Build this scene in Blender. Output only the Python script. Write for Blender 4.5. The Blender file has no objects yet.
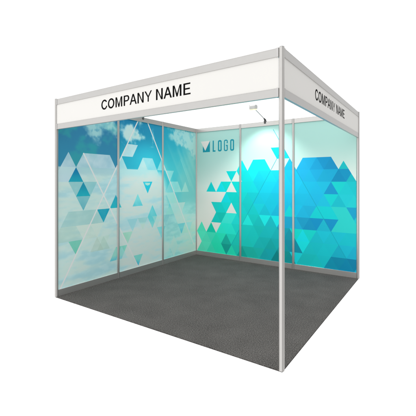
import bpy, bmesh, math, random
from mathutils import Vector, noise
from mathutils.geometry import tessellate_polygon

random.seed(4)
scene = bpy.context.scene
COL = scene.collection

# ------------------------------------------------------------------ helpers
def lin(c):
    c = c / 255.0
    return c / 12.92 if c <= 0.04045 else ((c + 0.055) / 1.055) ** 2.4

def lin3(rgb):
    return tuple(lin(v) for v in rgb)

def mix(a, b, t):
    return tuple(x + (y - x) * t for x, y in zip(a, b))

def sstep(a, b, x):
    t = max(0.0, min(1.0, (x - a) / (b - a)))
    return t * t * (3 - 2 * t)

def link(name, me, mat, parent=None):
    o = bpy.data.objects.new(name, me)
    COL.objects.link(o)
    for m in (mat if isinstance(mat, (list, tuple)) else [mat]):
        me.materials.append(m)
    if parent:
        o.parent = parent
    return o

def from_bm(name, bm, mat, parent=None, smooth=None):
    bmesh.ops.recalc_face_normals(bm, faces=bm.faces[:])
    me = bpy.data.meshes.new(name)
    bm.to_mesh(me)
    bm.free()
    if smooth is not None:
        me.polygons.foreach_set('use_smooth', [True] * len(me.polygons))
        me.set_sharp_from_angle(angle=math.radians(smooth))
    return link(name, me, mat, parent)

def thing(name, label, cat, loc=(0, 0, 0), group=None):
    o = bpy.data.objects.new(name, None)
    o.empty_display_size = 0.1
    COL.objects.link(o)
    o.location = loc
    o['label'] = label
    o['category'] = cat
    if group:
        o['group'] = group
    return o

def add_box(bm, x0, x1, y0, y1, z0, z1, bevel=0.0):
    r = bmesh.ops.create_cube(bm, size=1.0)
    for v in r['verts']:
        v.co = Vector(((x0 + x1) / 2 + v.co.x * (x1 - x0),
                       (y0 + y1) / 2 + v.co.y * (y1 - y0),
                       (z0 + z1) / 2 + v.co.z * (z1 - z0)))
    if bevel:
        ed = list({e for v in r['verts'] for e in v.link_edges})
        bmesh.ops.bevel(bm, geom=ed, offset=bevel, segments=2, profile=0.5, affect='EDGES')

def add_tube(bm, p0, p1, r0, r1, n=16):
    p0, p1 = Vector(p0), Vector(p1)
    d = (p1 - p0).normalized()
    a = d.orthogonal().normalized()
    b = d.cross(a)
    rings = []
    for p, r in ((p0, r0), (p1, r1)):
        rings.append([bm.verts.new(p + (a * math.cos(2 * math.pi * i / n) + b * math.sin(2 * math.pi * i / n)) * r)
                      for i in range(n)])
    for i in range(n):
        bm.faces.new((rings[0][i], rings[0][(i + 1) % n], rings[1][(i + 1) % n], rings[1][i]))
    bm.faces.new(rings[0][::-1])
    bm.faces.new(rings[1])

def add_prism(bm, prof, z0, z1):
    """closed 2-D profile (x, y) pulled up from z0 to z1"""
    lo = [bm.verts.new((x, y, z0)) for x, y in prof]
    hi = [bm.verts.new((x, y, z1)) for x, y in prof]
    n = len(prof)
    for i in range(n):
        bm.faces.new((lo[i], lo[(i + 1) % n], hi[(i + 1) % n], hi[i]))
    tri = tessellate_polygon([[Vector((x, y, 0)) for x, y in prof]])
    for t in tri:
        bm.faces.new([lo[i] for i in t])
        bm.faces.new([hi[i] for i in t])

# ------------------------------------------------------------------ materials
def mat_new(name):
    m = bpy.data.materials.new(name)
    m.use_nodes = True
    nt = m.node_tree
    return m, nt, nt.nodes['Principled BSDF']

def metal_mat(name, ca, cb, metallic, ro):
    m, nt, p = mat_new(name)
    tc = nt.nodes.new('ShaderNodeTexCoord')
    mp = nt.nodes.new('ShaderNodeMapping')
    mp.inputs['Scale'].default_value = (9, 9, 9)
    nz = nt.nodes.new('ShaderNodeTexNoise')
    nz.inputs['Scale'].default_value = 2.0
    nz.inputs['Detail'].default_value = 6
    r1 = nt.nodes.new('ShaderNodeMapRange')
    r1.inputs['To Min'].default_value = ro
    r1.inputs['To Max'].default_value = ro + 0.03
    r2 = nt.nodes.new('ShaderNodeMix')
    r2.data_type = 'RGBA'
    r2.inputs['A'].default_value = (*ca, 1)
    r2.inputs['B'].default_value = (*cb, 1)
    nt.links.new(tc.outputs['Object'], mp.inputs['Vector'])
    nt.links.new(mp.outputs['Vector'], nz.inputs['Vector'])
    nt.links.new(nz.outputs['Fac'], r1.inputs['Value'])
    nt.links.new(nz.outputs['Fac'], r2.inputs['Factor'])
    nt.links.new(r1.outputs['Result'], p.inputs['Roughness'])
    nt.links.new(r2.outputs['Result'], p.inputs['Base Color'])
    p.inputs['Metallic'].default_value = metallic
    return m

def plain_mat(name, rgb, rough=0.5, metallic=0.0, var=0.04, scale=14, spec=0.4):
    m, nt, p = mat_new(name)
    tc = nt.nodes.new('ShaderNodeTexCoord')
    nz = nt.nodes.new('ShaderNodeTexNoise')
    nz.inputs['Scale'].default_value = scale
    nz.inputs['Detail'].default_value = 4
    mx = nt.nodes.new('ShaderNodeMix')
    mx.data_type = 'RGBA'
    mx.inputs['A'].default_value = (*[c * (1 - var) for c in rgb], 1)
    mx.inputs['B'].default_value = (*[min(1, c * (1 + var)) for c in rgb], 1)
    nt.links.new(tc.outputs['Object'], nz.inputs['Vector'])
    nt.links.new(nz.outputs['Fac'], mx.inputs['Factor'])
    nt.links.new(mx.outputs['Result'], p.inputs['Base Color'])
    p.inputs['Roughness'].default_value = rough
    p.inputs['Metallic'].default_value = metallic
    p.inputs['Specular IOR Level'].default_value = spec
    return m

def print_mat():
    m, nt, p = mat_new('printed_panel')
    at = nt.nodes.new('ShaderNodeAttribute')
    at.attribute_name = 'ink'
    nt.links.new(at.outputs['Color'], p.inputs['Base Color'])
    p.inputs['Roughness'].default_value = 0.45
    p.inputs['Specular IOR Level'].default_value = 0.12
    return m

def carpet_mat():
    m, nt, p = mat_new('needle_felt_carpet')
    tc = nt.nodes.new('ShaderNodeTexCoord')
    n1 = nt.nodes.new('ShaderNodeTexNoise')
    n1.inputs['Scale'].default_value = 105
    n1.inputs['Detail'].default_value = 5
    n1.inputs['Roughness'].default_value = 0.75
    n2 = nt.nodes.new('ShaderNodeTexNoise')
    n2.inputs['Scale'].default_value = 420
    n2.inputs['Detail'].default_value = 3
    n3 = nt.nodes.new('ShaderNodeTexNoise')
    n3.inputs['Scale'].default_value = 3.5
    n3.inputs['Detail'].default_value = 5
    for n in (n1, n2, n3):
        nt.links.new(tc.outputs['Object'], n.inputs['Vector'])
    a1 = nt.nodes.new('ShaderNodeMath'); a1.operation = 'MULTIPLY_ADD'
    a1.inputs[1].default_value = 0.62
    a2 = nt.nodes.new('ShaderNodeMath'); a2.operation = 'MULTIPLY'
    a2.inputs[1].default_value = 0.28
    a3 = nt.nodes.new('ShaderNodeMath'); a3.operation = 'MULTIPLY_ADD'
    a3.inputs[1].default_value = 0.06
    nt.links.new(n2.outputs['Fac'], a2.inputs[0])
    nt.links.new(n3.outputs['Fac'], a3.inputs[0])
    nt.links.new(a2.outputs[0], a3.inputs[2])
    nt.links.new(n1.outputs['Fac'], a1.inputs[0])
    nt.links.new(a3.outputs[0], a1.inputs[2])
    cr = nt.nodes.new('ShaderNodeValToRGB')
    e = cr.color_ramp.elements
    e[0].position = 0.40; e[0].color = (*CARPET_D, 1)
    e[1].position = 0.62; e[1].color = (*CARPET_L, 1)
    nt.links.new(a1.outputs[0], cr.inputs['Fac'])
    nt.links.new(cr.outputs['Color'], p.inputs['Base Color'])
    bp = nt.nodes.new('ShaderNodeBump')
    bp.inputs['Strength'].default_value = 0.6
    bp.inputs['Distance'].default_value = 0.006
    nt.links.new(a1.outputs[0], bp.inputs['Height'])
    nt.links.new(bp.outputs['Normal'], p.inputs['Normal'])
    p.inputs['Roughness'].default_value = 0.95
    p.inputs['Specular IOR Level'].default_value = 0.1
    return m

METAL_A = (0.485, 0.475, 0.46)
METAL_B = (0.515, 0.505, 0.49)
CARPET_D = (0.0225, 0.0213, 0.0200)
CARPET_L = (0.198, 0.187, 0.177)

M_METAL = metal_mat('anodised_aluminium_lightened', (0.60, 0.585, 0.565), (0.62, 0.605, 0.585), 0.72, 0.27)  # name boards' aluminium, lightened to stand for the brighter light inside the booth
M_RAIL = metal_mat('name_board_aluminium', METAL_A, METAL_B, 0.62, 0.37)
M_PRINT = print_mat()
M_CARPET = carpet_mat()
M_BOARD = plain_mat('white_laminate', (0.77, 0.755, 0.725), 0.5, 0, 0.012, 5, 0.35)
M_TEXT = plain_mat('black_vinyl', (0.004, 0.004, 0.004), 0.8, spec=0.05)
M_CAP = plain_mat('grey_plastic_cap', (0.42, 0.42, 0.41), 0.5)
M_DARK = plain_mat('dark_plastic', (0.09, 0.09, 0.09), 0.45)
M_TEAL = plain_mat('teal_vinyl', lin3((12, 150, 168)), 0.4)
M_PINK = plain_mat('pale_vinyl', lin3((238, 228, 222)), 0.4)
M_LAMP = plain_mat('white_lamp_enamel', (0.60, 0.59, 0.57), 0.35)
M_STEEL = plain_mat('grey_steel_arm', (0.30, 0.32, 0.33), 0.35, 0.8)

def glow_mat():
    m, nt, p = mat_new('lit_diffuser')
    p.inputs['Base Color'].default_value = (0.9, 0.85, 0.5, 1)
    p.inputs['Emission Color'].default_value = (1.0, 0.90, 0.36, 1)
    p.inputs['Emission Strength'].default_value = 1.0
    return m
M_GLOW = glow_mat()

# ------------------------------------------------------------------ printed artwork
S, RH, Z0 = 0.225, 0.1957, 0.079            # side, row height and first row of the triangle grid

def row_z(k):
    return Z0 + RH * k

def UP(xa, k):
    """triangle with its tip on row k"""
    z = row_z(k)
    return [(xa, z), (xa - S / 2, z - RH), (xa + S / 2, z - RH)]

def DN(xa, k):
    z = row_z(k)
    return [(xa, z), (xa + S / 2, z + RH), (xa - S / 2, z + RH)]

def line_poly(x0, z0, x1, z1, w):
    d = Vector((x1 - x0, z1 - z0)).normalized()
    n = Vector((-d.y, d.x)) * w / 2
    return [(x0 + n.x, z0 + n.y), (x0 - n.x, z0 - n.y), (x1 - n.x, z1 - n.y), (x1 + n.x, z1 + n.y)]

def ccw(p):
    a = sum(p[i][0] * p[(i + 1) % len(p)][1] - p[(i + 1) % len(p)][0] * p[i][1] for i in range(len(p)))
    return p if a > 0 else p[::-1]

def split(piece, poly):
    """cut a convex piece by a convex polygon: (inside, [outside pieces])"""
    outs, cur = [], piece
    n = len(poly)
    for i in range(n):
        ax, ay = poly[i]
        bx, by = poly[(i + 1) % n]
        ex, ey = bx - ax, by - ay
        ln = math.hypot(ex, ey)
        d = [((ex * (y - ay)) - (ey * (x - ax))) / ln for x, y in cur]
        if min(d) >= -1e-6:
            continue
        if max(d) <= 1e-6:
            outs.append(cur)
            return None, outs
        ins, out = [], []
        for j in range(len(cur)):
            p, q, dp, dq = cur[j], cur[(j + 1) % len(cur)], d[j], d[(j + 1) % len(cur)]
            if dp >= 0:
                ins.append(p)
            if dp <= 0:
                out.append(p)
            if (dp > 0 and dq < 0) or (dp < 0 and dq > 0):
                t = dp / (dp - dq)
                m = (p[0] + (q[0] - p[0]) * t, p[1] + (q[1] - p[1]) * t)
                ins.append(m)
                out.append(m)
        if len(out) >= 3:
            outs.append(out)
        if len(ins) < 3:
            return None, outs
        cur = ins
    return cur, outs

def paint(u0, u1, z0, z1, cell, base, layers):
    """flat mosaic of the artwork over u0..u1 x z0..z1: list of (polygon, corner colours)"""
    nu, nz_ = max(1, round((u1 - u0) / cell)), max(1, round((z1 - z0) / cell))
    L = []
    for poly, fn in layers:
        poly = ccw(poly)
        us = [p[0] for p in poly]
        zs = [p[1] for p in poly]
        L.append((min(us), max(us), min(zs), max(zs), poly, fn))
    res = []
    for i in range(nu):
        a, b = u0 + (u1 - u0) * i / nu, u0 + (u1 - u0) * (i + 1) / nu
        for j in range(nz_):
            c, d = z0 + (z1 - z0) * j / nz_, z0 + (z1 - z0) * (j + 1) / nz_
            pieces = [([(a, c), (b, c), (b, d), (a, d)], [])]
            for x0, x1, y0, y1, poly, fn in L:
                if x0 >= b or x1 <= a or y0 >= d or y1 <= c:
                    continue
                new = []
                for pc, fs in pieces:
                    ins, outs = split(pc, poly)
                    if ins:
                        new.append((ins, fs + [fn]))
                    new += [(o, fs) for o in outs]
                pieces = new
            for pc, fs in pieces:
                cols = []
                for (u, z) in pc:
                    col = base(u, z)
                    for f in fs:
                        col = f(u, z, col)
                    cols.append(col)
                res.append((pc, cols))
    return res

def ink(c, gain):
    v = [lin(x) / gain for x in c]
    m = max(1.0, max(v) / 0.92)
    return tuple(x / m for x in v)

def panel(name, u0, u1, z0, z1, place, pieces, parent, gain, label):
    """a 4 mm board: printed front (material 0), plain back and edges (material 1).
    place(u, z, t) gives the 3-D point, t = distance in front of the wall's centre plane"""
    verts, faces, cols, mi = [], [], [], []
    for pc, cc in pieces:
        k = len(verts)
        verts += [place(u, z, 0.002) for u, z in pc]
        faces.append(list(range(k, k + len(pc))))
        cols += [ink(c, gain) for c in cc]
        mi.append(0)
    k = len(verts)
    rect = [(u0, z0), (u1, z0), (u1, z1), (u0, z1)]
    verts += [place(u, z, 0.002) for u, z in rect] + [place(u, z, -0.002) for u, z in rect]
    faces.append([k + 7, k + 6, k + 5, k + 4])
    for i in range(4):
        faces.append([k + i, k + 4 + i, k + 4 + (i + 1) % 4, k + (i + 1) % 4])
    mi += [1] * 5
    cols += [(0.8, 0.8, 0.8)] * 20
    me = bpy.data.meshes.new(name)
    me.from_pydata(verts, [], faces)
    at = me.color_attributes.new('ink', 'FLOAT_COLOR', 'CORNER')
    flat = []
    for c in cols:
        flat += [c[0], c[1], c[2], 1.0]
    at.data.foreach_set('color', flat)
    me.polygons.foreach_set('material_index', mi)
    o = link(name, me, [M_PRINT, M_BOARD], parent)
    o['label'] = label
    return o

# ---- artwork of the back wall: triangles from green through cyan to blue on a pale ground
CTRL = [(.1, .2, (92, 222, 180)), (.1, .5, (88, 224, 182)), (.6, .2, (40, 218, 168)), (.65, .7, (50, 236, 200)), (.4, 1.38, (25, 210, 200)),
        (.75, 1.38, (20, 222, 226)), (.58, 1.0, (18, 204, 188)), (.85, 1.15, (18, 210, 214)), (1.3, 1.75, (22, 226, 238)),
        (1.1, 1.4, (22, 216, 228)), (1.1, 1.0, (25, 206, 215)), (1.5, 1.2, (25, 200, 238)), (1.5, 1.5, (25, 205, 240)), (1.1, .5, (25, 200, 182)),
        (1.6, .55, (26, 186, 200)), (1.2, .15, (28, 178, 156)), (1.7, .15, (22, 156, 160)), (1.9, 1.4, (28, 194, 246)),
        (1.9, 1.0, (25, 190, 240)), (1.9, .75, (32, 166, 218)), (2.2, 1.7, (34, 172, 232)), (2.5, 1.75, (26, 152, 214)),
        (2.2, 1.3, (28, 186, 236)), (2.4, 1.2, (30, 176, 228)), (2.3, .85, (32, 172, 226)), (2.85, 1.4, (28, 192, 210)),
        (2.6, 1.15, (28, 190, 224)), (2.85, 1.0, (40, 200, 214)), (2.6, .7, (28, 190, 222)), (2.5, .4, (25, 192, 212)),
        (2.9, .5, (25, 190, 212)), (2.9, .33, (30, 172, 214)), (2.3, .15, (26, 188, 200)), (2.8, .15, (20, 146, 188))]

def grad(x, z):
    s, acc = 0.0, [0, 0, 0]
    for cx, cz, c in CTRL:
        w = 1.0 / ((cx - x) ** 2 + (cz - z) ** 2 + 0.006) ** 2
        s += w
        for i in range(3):
            acc[i] += c[i] * w
    return tuple(a / s for a in acc)

XA = lambda n: 0.021 + S * n                 # grid points of even rows
XB = lambda n: 0.1335 + S * n                # grid points of odd rows
key = lambda t, x, k: (t, int(round(x * 10000 / 1125)), k)

white = set()
for band, ups, dns in (
        (0, [], [.021]), (1, [.021], []), (2, [-.09], [.021, .246, .471]),
        (3, [.021, .246], [.1335, .358]), (4, [.1335, .358, .808], [.021, .246]),
        (5, [.021, .246, .471], [.1335, .358, .583]), (6, [.1335, .808], [.021, .246, .471]),
        (7, [.021, .246, .471, .696, .921], [.1335, .358, .583]),
        (8, [.1335, .358, .583, .808, 1.708], [.021, .246, .471, .696, .921, 1.146, 1.596, 1.821, 2.046, 2.721])):
    for x in ups:
        white.add(key('u', x, band + 1))
    for x in dns:
        white.add(key('d', x, band))
    if band == 2:
        white.discard(key('d', .021, 2))
white.add(key('d', .021, 2)); white.add(key('u', .021, 2))

spec = {}
def sp(t, x, k, c):
    spec[key(t, x, k)] = c
sp('u', 2.721, 8, (18, 142, 200)); sp('d', 2.8335, 7, (20, 148, 204)); sp('u', 2.946, 8, (28, 186, 206))
sp('u', 2.8335, 9, (28, 188, 206)); sp('u', 2.608, 7, (25, 150, 214)); sp('d', 2.721, 6, (25, 208, 218))
sp('d', 2.608, 5, (20, 208, 220)); sp('u', 2.721, 6, (26, 188, 214))
for t, x, k in (('d', 2.721, 4), ('u', 2.8335, 5), ('u', 2.721, 4), ('d', 2.8335, 3), ('u', 2.946, 4)):
    sp(t, x, k, (50, 208, 214))
for t, x, k in (('u', 2.383, 5), ('d', 2.496, 4), ('u', 2.608, 5)):
    sp(t, x, k, (20, 208, 224))
sp('u', .471, 4, (24, 202, 184)); sp('d', .583, 3, (22, 196, 176)); sp('u', .696, 4, (66, 238, 210)); sp('d', .808, 3, (60, 240, 214)); sp('d', .696, 2, (44, 234, 202))
sp('d', 2.946, 4, (30, 162, 214)); sp('d', 2.383, 3, (20, 146, 210)); sp('u', 2.271, 4, (24, 150, 208))
sp('d', 2.608, 3, (20, 146, 210)); sp('u', 2.496, 4, (30, 184, 220)); sp('d', 2.158, 3, (30, 160, 214))
for t, x, k, c in (('d', 2.046, 2, (22, 220, 222)), ('u', 2.158, 3, (20, 220, 218)), ('d', 2.271, 2, (22, 214, 218)),
                   ('d', 2.158, 1, (22, 222, 214)), ('u', 1.933, 3, (26, 156, 186)), ('d', 1.933, 1, (24, 150, 180)),
                   ('u', 1.821, 2, (24, 158, 176)), ('u', 2.046, 2, (22, 146, 180)), ('d', 1.821, 2, (26, 166, 196)),
                   ('d', 2.046, 0, (25, 208, 206)), ('u', 1.933, 1, (20, 150, 162)), ('d', 1.821, 0, (22, 154, 162)),
                   ('u', 2.608, 1, (18, 146, 186)), ('d', 2.721, 0, (18, 140, 182)), ('u', 2.8335, 1, (16, 136, 184)),
                   ('d', 2.946, 0, (18, 130, 178)), ('u', 1.146, 4, (40, 244, 222)), ('d', 1.483, 3, (32, 240, 226)),
                   ('d', 1.708, 3, (32, 238, 228)), ('u', 1.933, 5, (22, 216, 234)), ('u', .696, 2, (30, 180, 156)),
                   ('d', .696, 0, (24, 164, 144)), ('u', .358, 3, (22, 204, 166)), ('d', .471, 4, (30, 206, 190)),
                   ('u', .358, 7, (25, 210, 200)), ('d', .810, 7, (18, 218, 228)), ('d', 1.708, 9, (16, 214, 236)),
                   ('u', 1.821, 10, (16, 210, 240)), ('u', 1.708, 8, (24, 198, 240)), ('d', 2.496, 8, (24, 150, 214)), ('u', 2.608, 9, (24, 146, 208)),
                   ('u', 1.708, 1, (16, 138, 150)), ('d', 1.596, 0, (22, 170, 170)), ('u', 1.033, 1, (20, 166, 146))):
    sp(t, x, k, c)

backlayers = []
rnd = random.Random(11)
const = lambda c: (lambda u, z, col: c)
for k in range(-1, 10):
    even = (k % 2 == 0)
    for n in range(-1, 15):
        for t in ('u', 'd'):
            if t == 'u':
                kk, x = k + 1, (XB(n) if even else XA(n))
            else:
                kk, x = k, (XA(n) if even else XB(n))
            ky = key(t, x, kk)
            if k == 9 and ky not in spec:
                continue
            if ky in white:
                continue
            tri = UP(x, kk) if t == 'u' else DN(x, kk)
            zc = sum(p[1] for p in tri) / 3
            if ky in spec:
                c = spec[ky]
            else:
                c = grad(x, zc)
                j = 1.03 + rnd.uniform(-0.02, 0.02)
                c = tuple(max(5, min(250, v * j)) for v in c)
            
            backlayers.append((tri, const((c[0] * .9, c[1], c[2] * .945) if c[2] > c[1] else (c[0], c[1] * 1.02, min(250, c[2] * 1.07)))))

def pale(u, z, col=None):
    t = sstep(1.05, 2.15, z)
    c = mix((255, 248, 240), (172, 216, 208), t)
    return mix(c, (184, 208, 198), 0.3 * sstep(0.9, 0.1, u) * sstep(1.0, 1.9, z))
# the right hand outline of the blue field, off the grid
backlayers.append(([(2.797, 1.769), (2.99, 1.435), (2.999, 1.80)], pale))
backlayers.append(([(2.797, 1.769), (2.999, 1.80), (2.999, 1.86), (2.74, 1.86)], pale))
def ink_line(u, z, col):
    return mix(col, (20, 150, 172), 0.72 if z > 1.66 else 0.5)
backlayers.append((line_poly(1.596 + .045, 2.036 + .314, 2.046, 1.645, .010), ink_line))
backlayers.append((line_poly(2.046, 1.645, 2.963, .05, .010), ink_line))
backlayers.append((line_poly(1.821, 2.036, 1.596, 1.645, .010), ink_line))
backlayers.append((line_poly(1.596, 1.645, .682, .055, .010), ink_line))

# ---- artwork of the side wall: a cloudy sky under pale and teal triangles
BLOBS = [  # b, z, radius b, radius z, weight
    (2.30, 2.30, .28, .11, 1.2), (2.40, 2.12, .13, .09, .9), (2.12, 2.27, .10, .09, .6), (2.50, 2.25, .08, .05, .5),
    (1.80, 2.17, .10, .09, 1.1), (1.68, 2.21, .13, .08, 1.1), (1.50, 2.17, .09, .05, .9), (1.78, 2.32, .07, .04, .6),
    (1.25, 2.22, .05, .14, .6), (1.55, 2.40, .06, .05, .6), (1.28, 2.03, .05, .02, .5),
    (.55, 2.30, .24, .14, 1.2), (.25, 2.28, .24, .14, 1.2), (.12, 2.05, .12, .14, 1.1), (.40, 2.17, .15, .07, .8),
    (.04, 2.3, .1, .2, .9), (1.27, 1.55, .11, .07, 1.2), (1.48, 1.55, .04, .03, .6), (1.62, 1.43, .1, .02, .3)]

def fbm(u, z, s, o=5, seed=0.0):
    return noise.fractal(Vector((u * s, z * s, seed)), 1.0, 2.0, o)

def sky(b, z, col=None):
    # ground colour of the sky across the three panels
    ta = mix((48, 116, 154), (50, 128, 160), sstep(2.4, 1.7, z))
    ta = mix(ta, (50, 150, 156), 0.75 * sstep(0.0, 0.45, fbm(b, z * 1.4, 2.6, 4, 3.1) + .32 * sstep(2.5, 2.9, b)))
    tb = mix((30, 122, 162), (46, 172, 192), sstep(2.35, 1.75, z) * .8 + .25 * sstep(1.9, 1.2, b))
    tcx = mix((34, 150, 176), (70, 184, 194), sstep(2.4, 1.6, z))
    tcx = mix(tcx, (128, 196, 192), 0.8 * sstep(.75, .1, b + .35 * (z - 1.8) + .12 * fbm(b + z * .8, z - b * .7, 3.0, 3, 8.0)))
    top = mix(tb, ta, sstep(1.93, 2.03, b))
    top = mix(tcx, top, sstep(.9, 1.1, b))
    st = fbm(b * .55, z * 2.1, 2.2, 5, 1.7)
    st2 = fbm(b * .8 + .3 * z, z * 2.4, 4.4, 5, 5.2)
    la = mix((188, 211, 205), (162, 201, 206), sstep(-.15, .45, st + .35 * math.exp(-((z - .98) / .09) ** 2) + .45 * math.exp(-((z - .42) / .10) ** 2) + .4 * math.exp(-((z - .18) / .05) ** 2) - .15 * sstep(.9, .6, z)))
    lb = mix((226, 240, 234), (186, 222, 226), sstep(-.1, .5, st + .4 * st2 + .35 * sstep(1.6, 1.9, b) * sstep(1.2, .7, z) + .3 * math.exp(-((z - .9) / .12) ** 2) - .2))
    lc = mix((204, 232, 224), (150, 204, 200), sstep(-.25, .45, st * .8 + .5 * st2 + .35 * math.exp(-((z - .55) / .2) ** 2) * sstep(.3, .6, b) + .25 * sstep(.45, .1, b) * sstep(.6, .9, z)))
    low = mix(lb, la, sstep(1.85, 2.05, b))
    low = mix(lc, low, sstep(.85, 1.1, b))
    edge = 1.62 if b > 1.0 else 1.62 - .5 * sstep(1.05, .7, b)
    wisp = fbm(b * .9 + .4 * z, z * 2.6, 8.0, 5, 9.3)
    low = mix(low, (230, 242, 240) if wisp > 0 else (150, 194, 202), min(.22, abs(wisp) * .4))
    t = sstep(edge + .06, edge - .12 - .3 * sstep(1.1, .8, b), z)
    c = mix(top, low, t)
    # clouds
    d = 0.0
    for bb, zz, rb, rz, w in BLOBS:
        e = ((b - bb) / rb) ** 2 + ((z - zz) / rz) ** 2
        if e < 6:
            d += w * math.exp(-e * .9)
    if d > .04:
        f = fbm(b, z, 6.5, 6, 0.4)
        f2 = fbm(b, z, 19.0, 5, 7.7)
        cl = sstep(.18, 1.05, d + .42 * f + .26 * f2)
        cc = (170, 210, 206) if b > 2.0 else (((212, 234, 228) if z > 1.8 else (236, 248, 244)) if b > 1.0 else (186, 214, 208))
        cc = mix(cc, mix(cc, (110, 180, 190), .55), sstep(0.1, .6, -f - f2 + .1))
        c = mix(c, cc, cl * (.8 if b > 2 else (.9 if b > 1 else .74)))
    # slanting rays in the inner panel
    if b < 1.0 and z > 1.0:
        r = noise.noise(Vector(((b * 1.0 - (z - 1.8) * .62) * 11.0, 2.3, .1)))
        c = mix(c, (190, 222, 210), max(0, r) * .32 * sstep(1.1, 1.5, z) * sstep(2.25, 1.9, z))
    return c

def tint(rgb, a, rgb2=None, zt=None, zb=None):
    def f(u, z, col):
        c = rgb
        if rgb2:
            c = mix(rgb, rgb2, sstep(zt, zb, z))
        n = 1 + .25 * fbm(u, z, 5.0, 4, 2.0)
        return mix(col, c, max(0, min(1, a * n)))
    return f

def lowfade(rgb, a):
    return lambda u, z, col: mix(col, rgb, a * sstep(.42, .95, z))

def fade(rgb, a):
    return lambda u, z, col: mix(col, rgb, a * sstep(1.47, 1.62, z))

SL = []
PALE = tint((176, 202, 210), .86)
PALE2 = tint((176, 208, 206), .35)
for t, x, k in (('u', 2.8335, 9), ('d', 2.8335, 7), ('u', 2.608, 9), ('d', 2.496, 8), ('u', 2.383, 9), ('d', 2.271, 8),
                ('u', 2.158, 9), ('u', 2.946, 8)):
    a = PALE
    SL.append((UP(x, k) if t == 'u' else DN(x, k), a))
# whitening below row 8 follows the grid's edge, not the sky
for n in range(4, 14):
    for (tt, x) in (('u', XA(n)), ('d', XB(n))):
        if x > 1.05 and not (tt == 'u' and abs(x - 2.721) < .01):
            SL.append((UP(x, 8) if tt == 'u' else DN(x, 7),
                       fade((178, 206, 208), .8) if x > 2.02 else fade((200, 232, 230), .85)))
def add(t, x, k, f):
    SL.append((UP(x, k) if t == 'u' else DN(x, k), f))
add('u', 2.721, 8, tint((26, 116, 160), 1, (34, 152, 172), 1.62, 1.46))
add('u', 2.608, 7, tint((32, 136, 162), 1, (34, 160, 176), 1.42, 1.26))
add('d', 2.496, 6, tint((126, 186, 190), .7)); add('d', 2.721, 6, tint((126, 184, 188), .75))
add('d', 2.608, 5, tint((112, 178, 186), .9, (84, 164, 178), 1.24, 1.08))
for t, x, k in (('u', 2.8335, 5), ('d', 2.721, 4), ('u', 2.608, 5), ('d', 2.496, 4), ('u', 2.383, 5)):
    add(t, x, k, tint((140, 186, 184), .6))
for t, x, k in (('d', 2.8335, 3), ('u', 2.721, 4), ('u', 2.946, 4)):
    add(t, x, k, tint((160, 194, 184), .55))
add('d', 2.608, 3, tint((196, 210, 198), .6)); add('d', 2.383, 3, tint((200, 214, 202), .55)); add('u', 2.496, 4, tint((184, 204, 192), .5))
add('d', 2.721, 2, tint((110, 190, 170), .9))
add('u', 2.271, 3, tint((160, 192, 180), .55)); add('d', 2.271, 2, tint((176, 204, 190), .4)); add('u', 2.383, 3, tint((166, 190, 176), .5))
add('d', 2.271, 4, tint((28, 150, 174), 1))
add('u', 2.046, 6, tint((44, 160, 180), 1, (40, 170, 184), 1.2, 1.06))
add('d', 1.933, 1, tint((120, 200, 182), .85, (70, 178, 196), .34, .28)); add('u', 2.046, 2, tint((130, 202, 188), .8, (80, 182, 196), .36, .28))
add('u', 1.821, 10, tint((206, 232, 234), .88)); add('d', 1.708, 9, tint((206, 232, 234), .88))
add('u', 1.933, 9, tint((200, 232, 232), .8)); add('u', 1.483, 9, tint((196, 232, 232), .92))
add('d', 1.371, 8, tint((158, 220, 228), .92)); add('u', 1.258, 9, tint((158, 220, 228), .92)); add('u', 1.033, 9, tint((150, 214, 214), .7))
add('d', 1.371, 6, tint((36, 184, 204), .95)); add('u', 1.596, 6, tint((120, 206, 208), .95, (90, 194, 204), 1.2, 1.06))
SL.append(([(1.43, 1.43), (1.31, 1.43), (1.33, 1.395), (1.38, 1.385), (1.42, 1.40)], tint((196, 230, 214), .8)))
for t, x, k in (('u', 1.258, 5), ('d', 1.258, 3)):
    add(t, x, k, tint((92, 194, 200), 1, (130, 204, 204), .85, .72))
add('d', 1.708, 3, tint((150, 200, 206), .95)); add('d', 1.483, 3, tint((152, 198, 198), .95, (200, 224, 214), .80, .74))
add('d', 1.146, 3, tint((176, 212, 204), .6))
add('d', 1.821, 2, tint((156, 206, 186), .95)); add('d', 1.596, 0, tint((120, 202, 194), .95, (50, 170, 202), .22, .10))
add('d', 1.033, 2, tint((96, 196, 200), .6)); add('u', 1.933, 2, tint((166, 212, 214), .5))
add('d', .808, 7, tint((176, 220, 214), .6)); add('u', .808, 7, tint((170, 214, 210), .5)); add('d', .696, 6, tint((180, 222, 214), .6))
add('u', .583, 7, tint((184, 222, 212), .55)); add('u', .358, 7, tint((186, 222, 210), .6)); add('d', .808, 5, tint((210, 230, 216), .6)); add('u', .696, 6, tint((206, 228, 212), .6))
add('u', .808, 5, tint((150, 208, 200), .75, (96, 190, 200), .95, 1.05))
for t, x, k in (('u', .921, 4), ('d', .808, 3), ('u', .696, 4), ('d', .921, 3), ('d', .696, 2), ('u', .808, 3), ('d', .921, 2), ('u', .583, 3)):
    add(t, x, k, lowfade((128, 190, 194), .7))
for t, x, k in (('d', .696, 4), ('u', .583, 5), ('d', .471, 4), ('u', .471, 4), ('d', .583, 3)):
    add(t, x, k, tint((208, 230, 222), .75))
add('d', .471, 2, tint((116, 196, 202), .85, (80, 178, 198), .6, .5)); add('u', .358, 3, tint((176, 214, 200), .7))
add('u', .696, 2, tint((206, 228, 218), .6)); add('d', .696, 0, tint((206, 228, 218), .6)); add('u', .1335, 3, tint((176, 204, 192), .7))
add('d', .246, 2, tint((110, 190, 196), .4))
WL = lambda u, z, col: mix(col, (250, 252, 250), 1.0)
SL.append((line_poly(2.951, .082, 1.589, 2.428, .020), WL))
SL.append((line_poly(2.608, 1.841, 1.589, .087, .020), WL))
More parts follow.
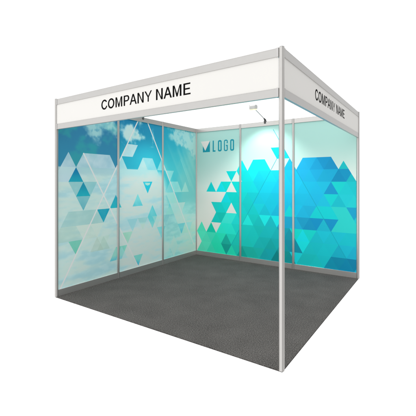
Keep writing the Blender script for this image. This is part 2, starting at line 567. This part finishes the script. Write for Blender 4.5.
SL.append((line_poly(1.368, 2.424, .085, .21, .020), WL))
SL.append((line_poly(.50, 1.87, .20, 1.36, .012), tint((196, 226, 216), .3)))

# ------------------------------------------------------------------ the booth
booth = thing('exhibition_booth', 'open corner exhibition booth with aluminium frame, two printed walls and white name boards',
              'exhibition booth', (1.5, -1.5, 0))
def local(o):
    """parts are modelled in place; keep them there under the booth's base point"""
    o.matrix_parent_inverse = booth.matrix_world.inverted()
    return o
bpy.context.view_layer.update()
INV = booth.matrix_world.inverted()

H, PR = 2.492, 0.0205                         # post height and radius

def post_profile():
    pr = []
    for i in range(8):
        a = math.radians(45 * i)
        n = Vector((math.cos(a), math.sin(a)))
        t = Vector((-n.y, n.x))
        w = PR * math.tan(math.radians(22.5))
        for s, dd in ((-w * .82, 0.0), (-.0017, 0.0), (-.0017, -.0022), (.0017, -.0022), (.0017, 0.0), (w * .82, 0.0)):
            p = n * (PR + dd) + t * s
            pr.append((p.x, p.y))
    return pr

def make_post(x, y, label):
    bm = bmesh.new()
    add_prism(bm, post_profile(), 0.0, H)
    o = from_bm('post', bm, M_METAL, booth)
    o.location = Vector((x, y, 0))
    o.matrix_parent_inverse = INV
    o['label'] = label
    bm = bmesh.new()
    add_tube(bm, (0, 0, H + .0002), (0, 0, H + .003), PR - .0005, PR - .0005, 24)
    add_tube(bm, (0, 0, H + .0033), (0, 0, H + .006), PR - .001, PR - .006, 24)
    c = from_bm('post_cap', bm, M_CAP, o, 30)
    return o

for (x, y, l) in ((0, 0, 'post in the corner where the two printed walls meet'), (3, 0, 'post at the far right end of the back wall'),
                  (0, -3, 'post at the open left end of the cloud printed wall'), (3, -3, 'free standing front corner post between both name boards'),
                  (0, -1, 'post between inner and middle cloud panels'), (0, -2, 'post between middle and outer cloud panels'),
                  (1, 0, 'post beside the logo panel'), (2, 0, 'post between cyan and blue panels')):
    make_post(x, y, l)

def rail_bm(length, z0, z1, half, lip=0.004, plain=False):
    """horizontal extrusion along X with a shallow recess between two lips on both faces"""
    h = z1 - z0
    pr = [(-half, z0 + .002), (-half + .002, z0), (half - .002, z0), (half, z0 + .002),
          (half, z0 + lip), (half - .0012, z0 + lip + .0012), (half - .0012, z1 - lip - .0012), (half, z1 - lip),
          (half, z1 - .002), (half - .002, z1), (-half + .002, z1), (-half, z1 - .002),
          (-half, z1 - lip), (-half + .0012, z1 - lip - .0012), (-half + .0012, z0 + lip + .0012), (-half, z0 + lip)]
    if plain:
        e = .0005
        pr = [(-half, z0), (half, z0), (half, z1 - e), (half - e, z1), (-half + e, z1), (-half, z1 - e)]
    bm = bmesh.new()
    a = [bm.verts.new((0, y, z)) for y, z in pr]
    b = [bm.verts.new((length, y, z)) for y, z in pr]
    n = len(pr)
    for i in range(n):
        bm.faces.new((a[i], a[(i + 1) % n], b[(i + 1) % n], b[i]))
    tri = tessellate_polygon([[Vector((y, z, 0)) for y, z in pr]])
    for t in tri:
        bm.faces.new([a[i] for i in t])
        bm.faces.new([b[i] for i in t])
    return bm

def rail(name, p, rotz, length, z0, z1, half, mat=None):
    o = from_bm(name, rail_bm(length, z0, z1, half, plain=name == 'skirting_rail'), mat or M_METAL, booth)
    o.location = Vector((p[0], p[1], 0))
    o.rotation_euler = (0, 0, rotz)
    o.matrix_parent_inverse = INV
    return o

G = PR - 0.0006
SK, TR = 0.082, 2.420                        # top of the skirting rail, underside of the wall's top rail
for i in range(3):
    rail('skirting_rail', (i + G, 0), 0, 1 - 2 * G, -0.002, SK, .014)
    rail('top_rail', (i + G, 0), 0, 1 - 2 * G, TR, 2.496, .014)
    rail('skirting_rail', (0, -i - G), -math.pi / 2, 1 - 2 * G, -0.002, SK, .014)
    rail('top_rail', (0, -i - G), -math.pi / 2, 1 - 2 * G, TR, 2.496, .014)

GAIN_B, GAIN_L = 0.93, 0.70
backplace = lambda u, z, t: (u, -t, z)
leftplace = lambda u, z, t: (t, -u, z)
pz0, pz1 = SK - .004, TR + .004
LB = ['printed panel with teal logo, pale above and green triangles below', 'printed panel of bright cyan triangles under the lamp',
      'printed panel of blue and teal triangles at the right end']
LL = ['cloud printed panel beside the corner, mostly pale teal', 'middle cloud printed panel with a bright cloud and white lines',
      'outer cloud printed panel with dark blue top']
panels = []
for i in range(3):
    u0, u1 = i + PR - .006, i + 1 - PR + .006
    o = panel('printed_panel', u0, u1, pz0, pz1, backplace, paint(u0, u1, pz0, pz1, .05, pale, backlayers), booth, GAIN_B, LB[i])
    o.matrix_parent_inverse = INV
    panels.append(o)
    o = panel('printed_panel', u0, u1, pz0, pz1, leftplace, paint(u0, u1, pz0, pz1, .0125, sky, SL), booth, GAIN_L, LL[i])
    o.matrix_parent_inverse = INV
    # seen from inside the booth the side wall's u axis runs towards the viewer: turn the faces over
    o.data.flip_normals()

# ---- lettering outlines (cap height 716 units)
CAP = 716.0
def ell(cx, cy, rx, ry, a0, a1, n=28, p=2.0):
    out = []
    for i in range(n + 1):
        a = math.radians(a0 + (a1 - a0) * i / n)
        c, s = math.cos(a), math.sin(a)
        out.append((cx + rx * math.copysign(abs(c) ** (2 / p), c), cy + ry * math.copysign(abs(s) ** (2 / p), s)))
    return out

W = 130
def glyph(ch):
    """(advance, outer outline, holes)"""
    if ch == 'O':
        return 778, ell(389, 358, 341, 370, 0, 360, 56)[:-1], [ell(389, 358, 341 - W, 370 - W * .86, 0, 360, 56)[:-1]]
    if ch == 'C':
        o = ell(382, 358, 334, 370, 38, 340, 44)
        i = ell(382, 358, 334 - W, 370 - W * .86, 340, 38, 44)
        o = ell(382, 358, 334, 370, 33, 340, 44)
        i = ell(388, 358, 340 - W, 370 - W * .86, 338, 36, 44)
        return 722, o + i, []
    if ch == 'M':
        w = W
        return 833, [(72, 0), (72, 716), (72 + 142, 716), (417, 190), (619, 716), (761, 716), (761, 0), (761 - w, 0),
                     (761 - w, 580), (417 + 48, 0), (417 - 48, 0), (72 + w, 580), (72 + w, 0)], []
    if ch == 'N':
        w = W
        return 722, [(74, 0), (74, 716), (74 + w + 6, 716), (648 - w, 150), (648 - w, 716), (648, 716), (648, 0), (648 - w - 6, 0), (74 + w, 566), (74 + w, 0)], []
    if ch == 'P':
        o = [(76, 0), (76, 716), (380, 716)] + ell(400, 504, 222, 212, 90, -90, 20) + [(76 + W, 292), (76 + W, 0)]
        h = [(76 + W, 630), (400, 630)] + ell(400, 504, 222 - W, 126, 90, -90, 16)[1:] + [(76 + W, 378)]
        return 667, o, [h]
    if ch == 'A':
        return 667, [(-4, 0), (271, 716), (397, 716), (672, 0), (546, 0), (474, 196), (194, 196), (122, 0)], [[(230, 292), (438, 292), (334, 580)]]
    if ch == 'Y':
        return 667, [(3, 716), (124, 716), (333, 384), (544, 716), (662, 716), (384, 300), (384, 0), (284, 0), (284, 300)], []
    if ch == 'E':
        return 667, [(78, 0), (78, 716), (600, 716), (600, 628), (78 + W, 628), (78 + W, 410), (566, 410), (566, 322), (78 + W, 322), (78 + W, 88), (618, 88), (618, 0)], []
    return 278, None, []

def logo_glyph(ch):
    """narrow round cornered capitals, 100 units high"""
    w = 12.5
    def rr(x0, y0, x1, y1, r, n=6):
        out = []
        for cx, cy, a in ((x1 - r, y1 - r, 0), (x0 + r, y1 - r, 90), (x0 + r, y0 + r, 180), (x1 - r, y0 + r, 270)):
            out += [(cx + r * math.cos(math.radians(a + 90 * i / n)), cy + r * math.sin(math.radians(a + 90 * i / n))) for i in range(n + 1)]
        return out
    if ch == 'L':
        return [(0, 0), (0, 100), (w, 100), (w, w), (30, w), (30, 0)], []
    if ch == 'O':
        return rr(0, 0, 39, 100, 15), [rr(w, w, 39 - w, 100 - w, 7)]
    if ch == 'G':
        out = [(40, 66)]
        arc = lambda cx, cy, r, a0, a1: [(cx + r * math.cos(math.radians(a0 + (a1 - a0) * i / 6)), cy + r * math.sin(math.radians(a0 + (a1 - a0) * i / 6))) for i in range(7)]
        out = [(39, 68)] + arc(24, 85, 15, 0, 90) + arc(15, 85, 15, 90, 180) + arc(15, 15, 15, 180, 270) + arc(24, 15, 15, 270, 360) + \
              [(39, 54), (20, 54), (20, 45), (39 - w, 45)] + arc(22, 17, 7, 0, -90) + arc(17, 17, 7, 270, 180) + arc(17, 83, 7, 180, 90) + arc(22, 83, 7, 90, 0) + [(39 - w, 68)]
        return out, []

def add_letter(bm, outer, holes, f, thick):
    """f(u, v, t) -> 3-D point; flat cut-out letter of the given thickness"""
    loops = [outer] + holes
    tri = tessellate_polygon([[Vector((u, v, 0)) for u, v in lp] for lp in loops])
    pts = [p for lp in loops for p in lp]
    top = [bm.verts.new(f(u, v, thick)) for u, v in pts]
    bot = [bm.verts.new(f(u, v, 0.0)) for u, v in pts]
    for t in tri:
        if len(set(t)) == 3:
            try:
                bm.faces.new([top[i] for i in t])
            except ValueError:
                pass
    k = 0
    for lp in loops:
        n = len(lp)
        for i in range(n):
            a, b = k + i, k + (i + 1) % n
            bm.faces.new((top[a], top[b], bot[b], bot[a]))
        k += n

def name_text(f, scale, word):
    bm = bmesh.new()
    x = 0
    text = 'COMPANY NAME'
    total = sum(glyph(c)[0] for c in text)
    for i, c in enumerate(text):
        adv, o, h = glyph(c)
        if o and (i < 7) == (word == 'COMPANY'):
            add_letter(bm, o, h, lambda u, v, t, x=x: f((x + u - total / 2) * scale, v * scale, t), .0008)
        x += adv
    return bm

# ---- name boards: two rails, a recessed white board and black lettering
FB0, FB1 = 2.110, 2.178                      # lower rail
FT0, FT1 = 2.420, 2.489                      # upper rail
def fascia(p, rotz, tlabel, blabel, shift):
    for a, b in ((FB0, FB1), (FT0, FT1)):
        o = rail('name_board_rail', p, rotz, 3 - 2 * G, a, b, .015, M_RAIL)
        for s in (0, 1):
            bm = bmesh.new()
            x0 = .0002 if s == 0 else 3 - 2 * G - .0202
            add_box(bm, x0, x0 + .020, -.0163, .0163, a - .0012, b + .0012, .0008)
            from_bm('rail_connector', bm, M_METAL2, o)
    bm = bmesh.new()
    add_box(bm, .004, 3 - 2 * G - .004, -.0085, -.0045, FB1 - .004, FT0 + .004)
    o = from_bm('name_board', bm, M_BOARD, booth)
    o.location = Vector((p[0], p[1], 0))
    o.rotation_euler = (0, 0, rotz)
    o.matrix_parent_inverse = INV
    o['label'] = blabel
    sc = .1075 / CAP
    for word in ('COMPANY', 'NAME'):
        bm = name_text(lambda u, v, t: (1.5 - G + shift + u * 1.022, -.0086 - t, 2.2535 + v), sc, word)
        t = from_bm('lettering', bm, M_TEXT, o)
        t['label'] = tlabel % word

M_METAL2 = plain_mat('connector_aluminium', (0.50, 0.49, 0.48), 0.4, 0.9)
fascia((G, -3), 0, 'black capitals %s facing the front', 'white name board across the wide front opening', .004)
fascia((3, -3 + G), math.pi / 2, 'black capitals %s seen at a steep angle', 'white name board over the right hand opening, greyer', -.045)

# ---- logo on the first back panel
def logo(parent):
    T = .0022
    bm = bmesh.new()
    add_letter(bm, [(.163, 2.152), (.163, 2.024), (.330, 2.024), (.330, 2.238), (.221, 2.050)], [], lambda u, v, t: (u, -T - t, v), .0006)
    o = from_bm('logo_square', bm, M_TEAL, parent)
    bm = bmesh.new()
    add_letter(bm, [(.112, 2.236), (.221, 2.050), (.3295, 2.238)], [], lambda u, v, t: (u, -T - t, v), .0010)
    o = from_bm('logo_triangle', bm, M_PINK, parent)
    bm = bmesh.new()
    for ch, x in (('L', .394), ('O', .514), ('G', .648), ('O', .784)):
        out, holes = logo_glyph(ch)
        s = .215 / 100
        add_letter(bm, out, holes, lambda u, v, t, x=x: (x + u * s, -T - t, 2.023 + v * s), .0006)
    o = from_bm('logo_lettering', bm, M_TEAL, parent)
logo(panels[0])

# ------------------------------------------------------------------ carpet
bm = bmesh.new()
add_box(bm, -.013, 3.008, -3.008, .013, -.012, 0.0, .002)
o = from_bm('carpet', bm, M_CARPET)
o['label'] = 'square dark grey speckled carpet covering the booth floor'
o['category'] = 'carpet'

# ------------------------------------------------------------------ arm spotlights clamped on the top rails
def arm_lamp(loc, rotz, label, watts, lean, soft):
    """local +Y points out into the booth, origin on top of the rail"""
    t = thing('arm_spotlight', label, 'spotlight', loc, 'arm spotlights clamped on the wall rails')
    t.rotation_euler = (0, 0, rotz)
    bm = bmesh.new()
    add_box(bm, -.022, .022, -.019, .019, .0003, .012, .002)
    add_box(bm, -.018, .018, .0148, .019, -.035, .002, .001)
    add_box(bm, -.018, .018, -.019, -.0148, -.035, .002, .001)
    from_bm('clamp', bm, M_DARK, t)
    bm = bmesh.new()
    add_tube(bm, (0, 0, .012), (0, .012, .034), .018, .020, 16)
    add_tube(bm, (0, .010, .032), (0, .060, .052), .017, .009, 16)
    from_bm('swivel_joint', bm, M_DARK, t, 40)
    bm = bmesh.new()
    add_tube(bm, (0, .05, .048), (-.064, .530, .118), .0055, .0055, 12)
    from_bm('arm', bm, M_STEEL, t, 40)
    # flood head: shallow trapezoid housing, open side to the wall and floor
    bm = bmesh.new()
    XO = -.044
    yc, zc = .55, .150
    pr = [(-.046, -.022), (.046, -.040), (.050, .010), (.030, .030), (-.030, .036), (-.048, .020)]
    a = [bm.verts.new((-.05 + XO, yc + y, zc + z)) for y, z in pr]
    b = [bm.verts.new((.05 + XO, yc + y, zc + z)) for y, z in pr]
    n = len(pr)
    for i in range(n):
        bm.faces.new((a[i], a[(i + 1) % n], b[(i + 1) % n], b[i]))
    bm.faces.new(a)
    bm.faces.new(b)
    bmesh.ops.bevel(bm, geom=bm.edges[:], offset=.003, segments=2, affect='EDGES')
    hd = from_bm('lamp_head', bm, M_LAMP, t)
    bm = bmesh.new()
    add_box(bm, .0502 + XO, .057 + XO, yc - .040, yc + .036, zc - .030, zc + .032, .003)
    from_bm('end_plate', bm, M_CAP, hd)
    bm = bmesh.new()
    lo = [(-.040, -.0245), (.040, -.0400), (.036, -.0560), (-.036, -.0410)]
    a = [bm.verts.new((-.045 + XO, yc + y, zc + z)) for y, z in lo]
    b = [bm.verts.new((.045 + XO, yc + y, zc + z)) for y, z in lo]
    for i in range(4):
        bm.faces.new((a[i], a[(i + 1) % 4], b[(i + 1) % 4], b[i]))
    bm.faces.new(a)
    bm.faces.new(b)
    from_bm('lit_diffuser', bm, M_GLOW, hd)
    ld = bpy.data.lights.new('flood_lamp', 'SPOT')
    ld.energy = watts
    ld.color = (1.0, 0.985, 0.95)
    ld.spot_size = math.radians(102)
    ld.spot_blend = soft
    ld.shadow_soft_size = 0.04
    lo_ = bpy.data.objects.new('flood_lamp', ld)
    COL.objects.link(lo_)
    lo_.parent = t
    lo_.location = (XO, yc, zc - .065)
    d = Vector((0, -lean, -1))
    lo_.rotation_euler = d.to_track_quat('-Z', 'Y').to_euler()
    return t

arm_lamp((1.493, 0, 2.4965), math.pi, 'small white arm spotlight above the cyan panel of the back wall, lit', 42.0, .40, .62)
arm_lamp((0, -1.489, 2.4965), -math.pi / 2, 'arm spotlight on the cloud wall, only its dark clamp showing below the name board', 20.0, .05, .95)

# ------------------------------------------------------------------ white surround, with lobes added to shape the light
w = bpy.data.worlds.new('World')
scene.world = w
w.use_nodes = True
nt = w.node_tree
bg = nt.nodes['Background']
tc = nt.nodes.new('ShaderNodeTexCoord')
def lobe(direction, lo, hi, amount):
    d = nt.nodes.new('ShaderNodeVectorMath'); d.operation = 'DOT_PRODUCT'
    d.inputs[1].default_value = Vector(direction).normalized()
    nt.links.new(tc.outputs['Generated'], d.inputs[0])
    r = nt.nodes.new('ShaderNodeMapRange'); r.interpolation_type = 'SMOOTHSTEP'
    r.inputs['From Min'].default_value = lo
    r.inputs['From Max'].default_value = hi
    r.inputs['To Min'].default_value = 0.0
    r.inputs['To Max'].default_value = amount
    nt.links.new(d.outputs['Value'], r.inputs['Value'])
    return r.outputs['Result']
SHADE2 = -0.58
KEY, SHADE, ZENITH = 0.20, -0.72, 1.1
k3 = lobe((0, 0, 1), .45, .95, ZENITH)            # added brightening overhead, lifts the light on the inner walls
k1 = lobe((-.1, -.9, .3), .15, .85, KEY)          # added brightening in front, for the front name board and back wall
k2 = lobe((.77, .64, -.05), .80, .95, SHADE)      # added dimming behind on the right, darkens what the side rails reflect
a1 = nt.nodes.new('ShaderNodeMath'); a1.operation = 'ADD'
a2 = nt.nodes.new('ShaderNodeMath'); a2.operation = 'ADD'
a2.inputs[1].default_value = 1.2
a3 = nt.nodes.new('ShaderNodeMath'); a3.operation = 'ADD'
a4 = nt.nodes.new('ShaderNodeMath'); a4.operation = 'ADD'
k4 = lobe((.92, -.40, -.05), .20, .80, SHADE2)  # added dimming on the right, for the side name board and cloud wall
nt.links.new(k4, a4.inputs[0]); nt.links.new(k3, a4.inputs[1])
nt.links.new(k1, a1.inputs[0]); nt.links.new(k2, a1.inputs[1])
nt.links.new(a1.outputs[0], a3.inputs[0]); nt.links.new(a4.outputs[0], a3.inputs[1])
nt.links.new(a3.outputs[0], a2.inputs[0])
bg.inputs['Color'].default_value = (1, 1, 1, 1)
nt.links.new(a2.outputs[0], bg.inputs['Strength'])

# ------------------------------------------------------------------ camera
cam = bpy.data.cameras.new('camera')
cam.sensor_width = 36
cam.lens = 340.5 / 416 * 36
cam.shift_y = -27.0 / 416
cam.clip_end = 200
co = bpy.data.objects.new('camera', cam)
COL.objects.link(co)
co.location = (4.001, -5.493, 1.46)
co.rotation_euler = (math.radians(90), 0, math.radians(34.09))
scene.camera = co

scene.render.engine = 'CYCLES'
scene.cycles.max_bounces = 8
scene.view_settings.view_transform = 'Standard'
scene.view_settings.look = 'None'
scene.view_settings.exposure = 0
scene.view_settings.gamma = 1
